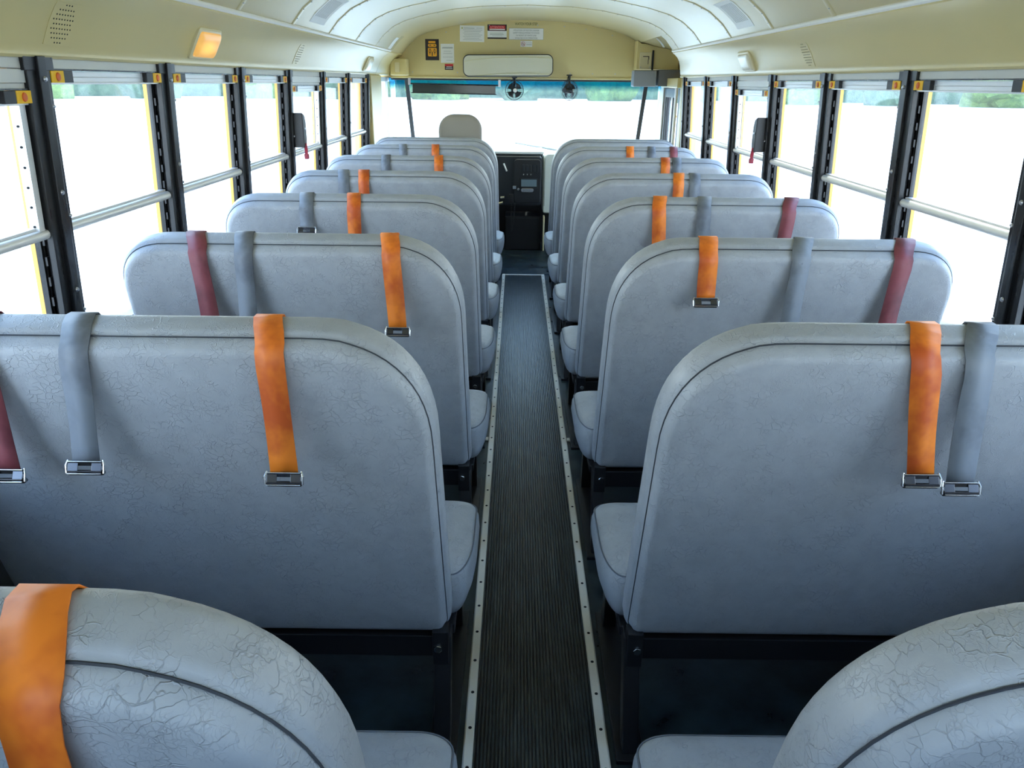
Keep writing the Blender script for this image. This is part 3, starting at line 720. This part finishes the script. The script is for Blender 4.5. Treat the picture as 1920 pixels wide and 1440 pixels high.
MB().box(-w, w, -.003, -.0018, h - .048, h).build('border', INKB, o); MB().box(-w + .014, w - .012, -.0038, -.0028, h - .042, h - .008).build('red_panel', REDINK, o)
text('ATTENTION', 'lettering', .024, mat('pale red ink', (.85, .35, .33), .6), o, (0, -.0040, h - .028), sx=.86)
lines(o, [(-.062, .064, h - .041, .008)], WHITE, -.0044)
lines(o, [(-.06, .05, -.012, .002), (-.06, .055, -.022, .003), (-.04, .045, -.032, .002)], INK)
MB().box(-w, w, -.003, -.0018, -h, -h + .011).build('footer', INKB, o)
o = empty('watch_your_step_sign', (.004, YF, 1.868), 'dark letters reading watch your step on the front bulkhead', 'sign')
text('WATCH YOUR STEP', 'lettering', .030, INKD, o, (0, -.0010, 0), sx=.68)
o, w, h = card('regulation_sign', -.138, .149, 1.758, 1.846, WHITE, 'framed four-line regulation sign under the watch your step letters', 'sign')
b = MB()
for x0, x1, z0, z1 in ((-w, w, h - .002, h), (-w, w, -h, -h + .002), (-w, -w + .002, -h, h), (w - .002, w, -h, h)): b.box(x0, x1, -.0035, -.0018, z0, z1)
b.build('border', INK, o)
for k, s_ in enumerate(('VIOLATION OF MOTOR CARRIER', 'SAFETY REGULATIONS TO STAND', 'IN FRONT OF WHITE LINE', 'WHILE BUS IS IN OPERATION')):
    text(s_, 'lettering', .0165, INK, o, (0, -.0026, .022 - k * .0195), sx=.86)
o, w, h = card('no_smoking_sign', -.041, .057, 1.704, 1.750, WHITE, 'tiny no smoking sign with a red circle below the framed sign', 'sign')
b = MB(); b.tube([(-.026 + .016 * math.cos(a), -.003, .016 * math.sin(a)) for a in [2 * PI * i / 20 for i in range(20)]], .0015, 5, closed=True); b.tube([(-.037, -.003, .011), (-.015, -.003, -.011)], .0015, 5); b.build('red_circle', mat('faded red ink', (.6, .15, .12), .6), o)
b = MB(); b.box(-.036, -.018, -.003, -.0022, -.003, .001); b.build('cigarette', INK, o)
text('NO SMOKING', 'lettering', .010, INK, o, (.022, -.0026, .004), sx=.8); lines(o, [(.0, .045, -.008, .0035)], INK)
# bulkhead screws
b = MB()
for x in [-.95 + .19 * i for i in range(10)]: b.disc((x, YF - .0005, 1.50), (0, -1, 0), .005, .003, 8)
for x in (-.66, -.3, .1, .32, .5, .72): b.disc((x, YF - .0005, roofz(x) - .035), (0, -1, 0), .005, .003, 8)
b.build('screws', SCREW, bpy.data.objects['wall_front'])
# interior mirror
o = empty('interior_mirror', (-.142, 6.98, 1.557), 'wide rounded interior mirror with black rim above the windshield', 'mirror')
W_, H_ = .367, .079
k_ = 6.98 / 7.1
b = MB(); rin = rrect(-W_, W_, -H_, H_, [.042] * 4, 8); rout = rrect(-W_ - .006, W_ + .006, -H_ - .006, H_ + .006, [.048] * 4, 8)
b.loft([[(x, 0, z) for x, z in rin], [(x, -.006, z) for x, z in rin], [(x, -.006, z) for x, z in rout], [(x, .016, z) for x, z in rout]], cap=False)
b.add([(x, .016, z) for x, z in rout], [tuple(range(len(rout)))]); b.build('rim', RUBBER_SEAL, o, smooth=30)
b = MB(); b.loft([[(x, y, z) for x, z in rin] for y in (.0, .004)]); b.build('glass', MIRROR, o)
b = MB(); b.tube([(-.25, .016, .03), (-.25, .11, .05)], .008); b.tube([(.25, .016, .03), (.25, .11, .05)], .008); b.build('mount', CHROME, o, smooth=True)
o.rotation_euler = (-.10, math.radians(-.7), 0)
# fans
def fan(x, z, yawf, label, y=6.96, hgt=.10):
    o = empty('dash_fan', (x, y, z), label, 'fan', 'fans under the bulkhead')
    R = Matrix.Rotation(yawf, 4, 'Z')
    tf = lambda p: R @ Vector(p)
    b = MB(); r = .077
    for rr, dy in ((r, 0), (r * .98, -.02), (r * .75, -.034), (r * .45, -.040), (r * .98, .02), (r * .7, .03)):
        b.tube([tf((rr * math.cos(a), dy, rr * math.sin(a))) for a in [2 * PI * i / 28 for i in range(28)]], .0020 if rr == r else .0012, 5, closed=True)
    for i in range(24):
        a = 2 * PI * i / 24; b.tube([tf((q * math.cos(a), dy, q * math.sin(a))) for q, dy in ((.016, -.041), (r * .45, -.040), (r * .75, -.034), (r * .98, -.02), (r, 0), (r * .98, .02), (r * .7, .03), (.02, .034))], .0008, 4)
    b.build('cage', BLACK_PL, o)
    b = MB(); b.disc(tf((0, -.036, 0)), R @ Vector((0, -1, 0)), .017, .008, 18, .014); b.build('badge', WHITE, o)
    for k in range(4):
        a0 = PI / 4 + k * PI / 2
        b = MB(); rings = []
        for q in (.018, .035, .052, .062):
            wd = .35 + .25 * (q / .062); rings.append([tf((q * math.cos(a0 + s_ * wd), -.012 * s_ + d_, q * math.sin(a0 + s_ * wd))) for s_, d_ in ((-1, 0), (0, .002), (1, 0), (1, .002), (0, .004), (-1, .002))])
        b.loft(rings); b.build('blade', BLACK_PL, o)
    b = MB(); b.disc(tf((0, .0, 0)), R @ Vector((0, 1, 0)), .026, .065, 18, .020); b.disc(tf((0, .02, 0)), R @ Vector((0, -1, 0)), .018, .035, 14); b.build('motor', BLACK_PL, o, smooth=40)
    b = MB(); b.tube([tf((0, .05, .01)), (0, .06, .05), (0, .07, .085), (0, .075, hgt)], [.012, .012, .010, .012], 10); b.box(-.022, .022, .05, .10, hgt - .006, hgt + .004)
    b.tube([(-.004, .06, .02), (-.022, .055, .05), (-.02, .062, .075), (-.008, .07, hgt)], .003, 6); b.build('bracket', BLACK_PL, o, smooth=40)
fan(-.088, 1.365, .15, 'round caged fan left of centre, hanging under the mirror', 6.98, .10)
fan(.372, 1.368, PI - .75, 'round caged fan right of the mirror, turned sideways', 6.98, .12)
# sun visor
o = empty('sun_visor', (-.60, 7.06, 1.375), 'dark green tinted sun visor at the top left of the windshield', 'visor')
b = MB(); b.box(-.352, .352, 0, .006, -.040, .030); b.build('tinted_panel', mat('green black acrylic', (.008, .02, .015), .15), o, bevel=.003)
b = MB(); b.tube([(-.37, .0, .030), (-.352, .003, .030), (.352, .003, .030), (.385, .0, .030)], .006); b.tube([(-.36, .003, -.042), (.36, .003, -.042)], .004); b.build('rod', BLACK_PL, o, smooth=True)
b = MB(); b.box(-.385, -.365, -.01, .01, .02, .075); b.box(.375, .395, -.01, .01, .02, .075); b.build('bracket', SCREW, o)
o.rotation_euler.y = math.radians(.7)
# corner boxes
o = empty('speaker_box', (-1.045, 7.02, 1.53), 'cream corner box with a grille at the left end of the bulkhead', 'speaker')
b = MB(); b.box(-.068, .068, -.09, .075, -.058, .072); b.build('housing', CREAM, o, bevel=.010, seg=3)
b = MB(); b.loft([[(x, y, z) for x, z in rrect(-.028, .010, -.034, .042, [.006] * 4, 3)] for y in (-.096, -.089)]); b.build('grille', CREAM_PL, o, bevel=.001)
o = empty('heater_control_box', (1.08, 7.0, 1.66), 'cream control cabinet at the right end of the bulkhead', 'cabinet')
b = MB(); zt_ = .12
b.loft([[(x, y, z) for x, z in ((-.172, -.125), (.172, -.125), (.172, .012), (.08, .032), (-.03, .050), (-.11, .070), (-.14, roofz(.94) - 1.667), (-.172, roofz(.908) - 1.667))] for y in (-.10, .09)])
b.build('housing', CREAM, o, bevel=.004)
b = MB(); b.box(-.150, -.055, -.112, -.10, -.122, .005); b.build('access_plate', CREAM_PL, o, bevel=.003)
b = MB(); b.box(-.125, -.075, -.1145, -.112, -.030, -.024); b.box(-.081, -.075, -.1145, -.112, -.05, -.024); b.box(-.083, -.079, -.1145, -.112, -.085, -.05); b.build('dark_lettering', INKB, o)
b = MB()
for x in (-.14, -.065): b.disc((x, -.112, -.108), (0, -1, 0), .005, .003, 10)
b.build('screws', SCREW, o)
b = MB(); b.box(-.050, -.036, -.114, -.10, -.13, .02); b.build('edge_strip', BLACK_PL, o, bevel=.002)
o = empty('head_pad', (.965, 6.835, 1.465), 'light grey padded block hanging left under the control cabinet', 'pad', 'padded blocks by the door')
b = MB(); b.box(-.095, .085, -.10, .06, -.062, .062); b.build('padding', GREYPAD, o, bevel=.008)
o = empty('head_pad', (1.155, 6.835, 1.468), 'dark grey padded block over the entrance door', 'pad', 'padded blocks by the door')
b = MB(); b.box(-.088, .094, -.10, .06, -.060, .064); b.build('padding', GREYPAD_D, o, bevel=.005)

# ------------------------------------------------------------------ dashboard and driver place
o = empty('dashboard', (0, 7.09, 0), 'black dashboard with radio and switches under the windshield', 'dashboard')
b = MB(); b.loft([[(x, y, z) for x, z in rrect(-.95, .160, .40, .825, [(.03)] * 4, 4)] for y in (.0, .10)]); b.build('panel', DASH, o, bevel=.01)
b = MB(); b.loft([[(x, y, z) for x, z in rrect(-.085, .152, .425, .800, [.03] * 4, 4)] for y in (-.014, .01)]); b.build('console', BLACK_PL, o, bevel=.006)
b = MB(); b.box(-.03, .125, -.022, -.012, .555, .640); r_ = b.build('radio', BLACK_PL, o, bevel=.002)
MB().box(-.020, .116, -.025, -.021, .570, .630).build('display', LCD, r_)
for k in range(5):
    b = MB(); b.box(-.012 + k * .030, .012 + k * .030, -.024, -.012, .695, .755); b.build('rocker_switch', DASH, o, bevel=.003)
for k in range(3):
    b = MB(); b.disc((.0 + k * .032, -.012, .668), (0, -1, 0), .011, .012, 12); q = b.build('knob', BLACK_PL, o); MB().box(-.002 + k * .032, .002 + k * .032, -.026, -.023, .668, .678).build('knob_mark', WHITE, q)
b = MB(); b.loft([[(x, y, z) for x, z in rrect(-.022, .09, .520, .555, [.015] * 4, 4)] for y in (-.03, -.012)]); b.disc((-.045, -.012, .545), (0, -1, 0), .012, .012, 12); b.box(-.095, -.065, -.025, -.012, .545, .575); b.build('control_plate', CHROME, o, bevel=.003)
b = MB(); b.tube([(-.175, -.03, .765), (-.148, -.03, .700)], .007); b.build('lever', STRIP, o, smooth=True)
b = MB(); b.tube([(-.21, -.04, .42), (-.175, -.05, .43)], .016); b.tube([(-.20, -.02, .47), (-.165, -.03, .475)], .012); b.build('switch_levers', CHROME, o, smooth=True)
b = MB(); b.loft([[(-1.12, y, z0), (.165, y, z0), (.165, y, z1), (-1.12, y, z1)] for y, z0, z1 in ((.02, .842, .862), (.10, .842, .885), (.42, .80, .87))]); b.build('shelf_panel', mat('pale dash vinyl', (.78, .80, .78), .6), o, bevel=.004)
o = empty('engine_cover', (.6, 7.09, 0), 'pale panel housing at the right of the dashboard', 'housing')
b = MB(); b.loft([[(x, y, z) for x, z in rrect(-.425, .45, .335, .845, [.02, .05, .02, .02], 4)] for y in (.0, .40)]); b.build('shell', mat('pale green grey plastic', (.66, .69, .62), .5), o, bevel=.012)
MB().box(-.415, -.411, -.003, .0, .40, .81).build('panel_gap', INK, o)
o = empty('step_box', (0, 7.09, 0), 'black box standing on the floor under the dashboard', 'box')
b = MB(); b.box(-.160, .160, .0, .30, .0005, .305); b.build('case', STEEL_BLACK, o, bevel=.006)
MB().box(-.14, .14, -.004, .0, .282, .290).build('edge_trim', BLACK_PL, o)
o = empty('kick_panel', (0, 7.09, 0), 'black kick panel behind the box under the dashboard', 'panel')
MB().box(-1.1, 1.1, .42, .45, .0, .78).build('panel', STEEL_BLACK, o)
o = empty('stepwell_rail', (.185, 7.05, 0), 'short pale upright panel edge at the entrance steps', 'panel')
MB().box(-.006, .008, 0, .10, .0005, .31).build('edge', CREAM_PL, o, bevel=.003)
# wall under windshield to close the nose
tag(MB().box(1.15, 1.29, 7.26, 7.66, 0, .80).build('wall_right_front', CREAM), 'low cream wall in front of the entrance door', 'wall', kind='structure')
tag(MB().box(-1.15, 1.15, 7.56, 7.66, 0, .82).build('wall_nose', DASH), 'dark nose wall under the windshield', 'wall', kind='structure')
# microphone with coiled cord
o = empty('radio_microphone', (-.106, 7.052, .46), 'black hand microphone with a coiled cord hanging from the dashboard', 'microphone')
b = MB(); b.box(-.02, .02, -.015, .022, -.03, .045); b.build('handset', BLACK_PL, o, bevel=.006)
b = MB(); pts = []
for i in range(260):
    t = i / 259; a = t * 2 * PI * 42
    if t < .5: cx_, cz_ = 0, -.03 - t * 2 * .25
    else: cx_, cz_ = .03 * math.sin((t - .5) * PI) ** .5, -.28 + (t - .5) * 2 * .25
    pts.append((cx_ + .006 * math.cos(a), .006 * math.sin(a) - .01, cz_))
b.tube(pts, .0018, 4); b.build('coiled_cord', BLACK_PL, o)
# driver seat
o = empty('driver_seat', (-.515, 6.52, 0), 'tan high-backed driver seat beyond the left barrier', 'seat')
def sq(x0, x1, z0, z1, r_, rings, name, m):
    b = MB(); b.loft([[(x, y, z) for x, z in rrect(x0 + d, x1 - d, z0 + d, z1 - d, [max((q if isinstance(q, float) else q[0]) - d, .01) for q in r_], 8)] for d, y in rings]); return b.build(name, m, o, smooth='all')
sq(-.172, .172, .93, 1.187, [(.12, .13), (.12, .13), .03, .03], ((.08, -.012), (.03, -.008), (.008, .004), (0, .025), (0, .07), (.01, .09), (.06, .10)), 'headrest', TAN)
sq(-.24, .24, .42, .96, [.06] * 4, ((.1, -.02), (.03, -.015), (.008, 0), (0, .03), (0, .09), (.02, .12), (.1, .13)), 'backrest', TAN)
b = MB(); b.box(-.25, .25, .08, .50, .38, .48); b.build('cushion', TAN, o, bevel=.03, seg=3)
b = MB(); b.tube([(0, .28, .012), (0, .28, .38)], .05, 12); b.box(-.15, .15, .12, .44, .0005, .02); b.build('pedestal', STEEL_BLACK, o)
o = empty('steering_wheel', (-.52, 6.86, .80), 'black steering wheel in front of the driver seat', 'steering wheel')
Rm = Matrix.Rotation(-.9, 4, 'X')
b = MB(); b.tube([Rm @ Vector((.215 * math.cos(a), .215 * math.sin(a), 0)) for a in [2 * PI * i / 40 for i in range(40)]], .012, 8, closed=True); b.build('rim', BLACK_PL, o, smooth=True)
b = MB(); b.disc(Rm @ Vector((0, 0, -.02)), Rm @ Vector((0, 0, 1)), .05, .03, 20)
for a in (0, PI, -PI / 2): b.tube([(0, 0, 0), Rm @ Vector((.21 * math.cos(a), .21 * math.sin(a), 0))], .010)
b.build('spokes', BLACK_PL, o, smooth=40)
b = MB(); b.tube([(0, 0, -.01), (0, .13, -.11)], .03, 12); b.build('column', BLACK_PL, o, smooth=True)

# ------------------------------------------------------------------ outside
def lot_mat():
    m = mat('bright concrete lot', (.80, .79, .76), .8)
    n = noise(m, .6, 6, .6); k = ramp(m, n.outputs[0], .3, (.72, .68, .60), .7, (.82, .78, .69)); L(m, k.outputs[0], P(m).inputs['Base Color']); return m
tag(MB().box(-220, 220, -220, 220, -1.1, -.95).build('ground', lot_mat()), 'pale sunlit concrete lot around the bus', 'ground', kind='structure')
def leafmat(name, a, c):
    m = mat(name, a, .7); n = noise(m, 1.3, 6, .7); k = ramp(m, n.outputs[0], .35, a, .68, c); L(m, k.outputs[0], P(m).inputs['Base Color'])
    L(m, bump(m, noise(m, 5, 4).outputs[0], .8, .2), P(m).inputs['Normal']); return m
LEAF = [leafmat('green foliage', (.05, .11, .035), (.17, .27, .07)), leafmat('blue green foliage', (.045, .10, .06), (.12, .2, .12))]
BARK = mat('bark', (.09, .07, .05), .9)
def crown(seed, R_, H):
    rnd = random.Random(seed); bm = bmesh.new()
    for k in range(9):
        mtx = Matrix.Translation((rnd.uniform(-.6, .6) * R_, rnd.uniform(-.6, .6) * R_, H * (.12 + .76 * k / 8))) @ Matrix.Scale(R_ * rnd.uniform(.5, .8), 4)
        bmesh.ops.create_icosphere(bm, subdivisions=2, radius=1, matrix=mtx)
    for v in bm.verts: v.co += Vector((rnd.uniform(-1, 1), rnd.uniform(-1, 1), rnd.uniform(-1, 1))) * R_ * .10
    me = bpy.data.meshes.new('crown'); bm.to_mesh(me); bm.free()
    return me
tsrc = []
for k in range(4):
    me = crown(k, 4.0, 6.5); me.materials.append(LEAF[k % 2]); tsrc.append(me)
tb = MB(); tb.tube([(0, 0, 0), (.1, 0, 1.5), (0, .1, 3)], [.22, .17, .12], 8); trunk = tb.build('trunk', BARK); tm = trunk.data; bpy.data.objects.remove(trunk)
rt = random.Random(3); nt_ = 0
for a in range(-96, 99, 6):
    ang = math.radians(a + rt.uniform(-.3, .3)); d = (118 if abs(a) < 45 else 106 + (14 if a > 0 else 0)) + rt.uniform(-2, 2)
    if -72 < a < -62: continue
    s_ = 'left' if a < -12 else ('right' if a > 12 else 'front')
    o = empty('bushy_tree', (math.sin(ang) * d, math.cos(ang) * d, -.95), 'bushy green tree at the far edge of the lot, seen through the %s windows' % s_ if s_ != 'front' else 'bushy green tree at the far edge of the lot, seen through the windshield', 'tree', 'far trees seen on the ' + s_)
    c = bpy.data.objects.new('crown', tsrc[nt_ % 4]); C.objects.link(c); c.parent = o; t = bpy.data.objects.new('trunk', tm); C.objects.link(t); t.parent = o
    o.rotation_euler.z = rt.uniform(0, 6.28); k = rt.uniform(.9, 1.25); o.scale = (1.02, 1.02, k); nt_ += 1
rh = random.Random(5); b = MB(); rings = []
for a in range(-110, 111, 1):
    ang = math.radians(a); d = 133 + rh.uniform(-.6, .6); h = 4.8 + rh.uniform(-.5, .9); w = 1.6 + rh.uniform(-.3, .3)
    rings.append([(math.sin(ang) * r, math.cos(ang) * r, -.95 + z) for r, z in ((d - w, 0), (d - w - .3, h * .5), (d - w * .6, h * .9), (d, h), (d + w, h * .6), (d + w, 0))])
b.loft(rings); tag(b.build('hedge', LEAF[1]), 'long continuous dark green hedge behind the far trees', 'hedge', kind='stuff')
# pale building far left
ang = math.radians(-67)
o = empty('low_building', (math.sin(ang) * 82, math.cos(ang) * 82, -.95), 'low pale building far away beyond the left windows', 'building'); o.rotation_euler.z = math.radians(67)
b = MB(); b.box(-8, 8, -4, 4, 0, 4.2); b.build('wall', mat('pale stucco', (.45, .44, .42), .8), o)
b = MB(); b.hexa([(-8.5, -4.5, 4.2), (8.5, -4.5, 4.2), (8.5, 4.5, 4.2), (-8.5, 4.5, 4.2)], [(-7, -.5, 6), (7, -.5, 6), (7, .5, 6), (-7, .5, 6)]); b.build('roof', mat('roof tile', (.25, .2, .18), .8), o)
for x in (-5, -1.5, 2, 5): MB().box(x, x + 1.4, -4.03, -3.98, 1.1, 2.5).build('window', mat('dark window', (.08, .1, .12), .2), o)
# pale poles at front left and right, standing in for reflections in the glass
for x, y, r_, hh, lab in ((-2.9, 14.6, .13, 6, 'pale pole standing in for a reflection in the front left windows'), (3.2, 12.9, .14, 6, 'pale pole standing in for a reflection in the front right windows')):
    b = MB(); b.tube([(0, 0, 0), (0, 0, hh)], [r_, r_ * .7], 16); b.disc((0, 0, 0), (0, 0, 1), r_ * 1.7, .35, 16)
    o = b.build('reflection_pole', mat('pale concrete', (.42, .42, .40), .8), smooth=40); o.location = (x, y, -.95); tag(o, lab, 'pole')
# crossing view mirror outside the entrance door
o = empty('side_mirror', (1.50, 7.45, 1.05), 'grey outside mirror seen through the entrance door glass', 'mirror')
b = MB(); b.loft([[(x, y, z) for x, z in rrect(-.09, .09, -.02, .24, [.03] * 4, 5)] for y in (.0, .06)]); b.build('shell', GREYPAD_D, o, bevel=.01)
b = MB(); b.loft([[(x, y, z) for x, z in rrect(-.078, .078, -.008, .228, [.025] * 4, 5)] for y in (-.004, .002)]); b.build('glass', MIRROR, o)
b = MB(); b.tube([(-.02, .06, .1), (-.2, .1, .1), (-.25, .08, .0)], .012); b.tube([(0, .03, -.02), (0, .03, -.38), (-.23, .06, -.38)], .012); b.build('arm', BUSYEL, o, smooth=True)
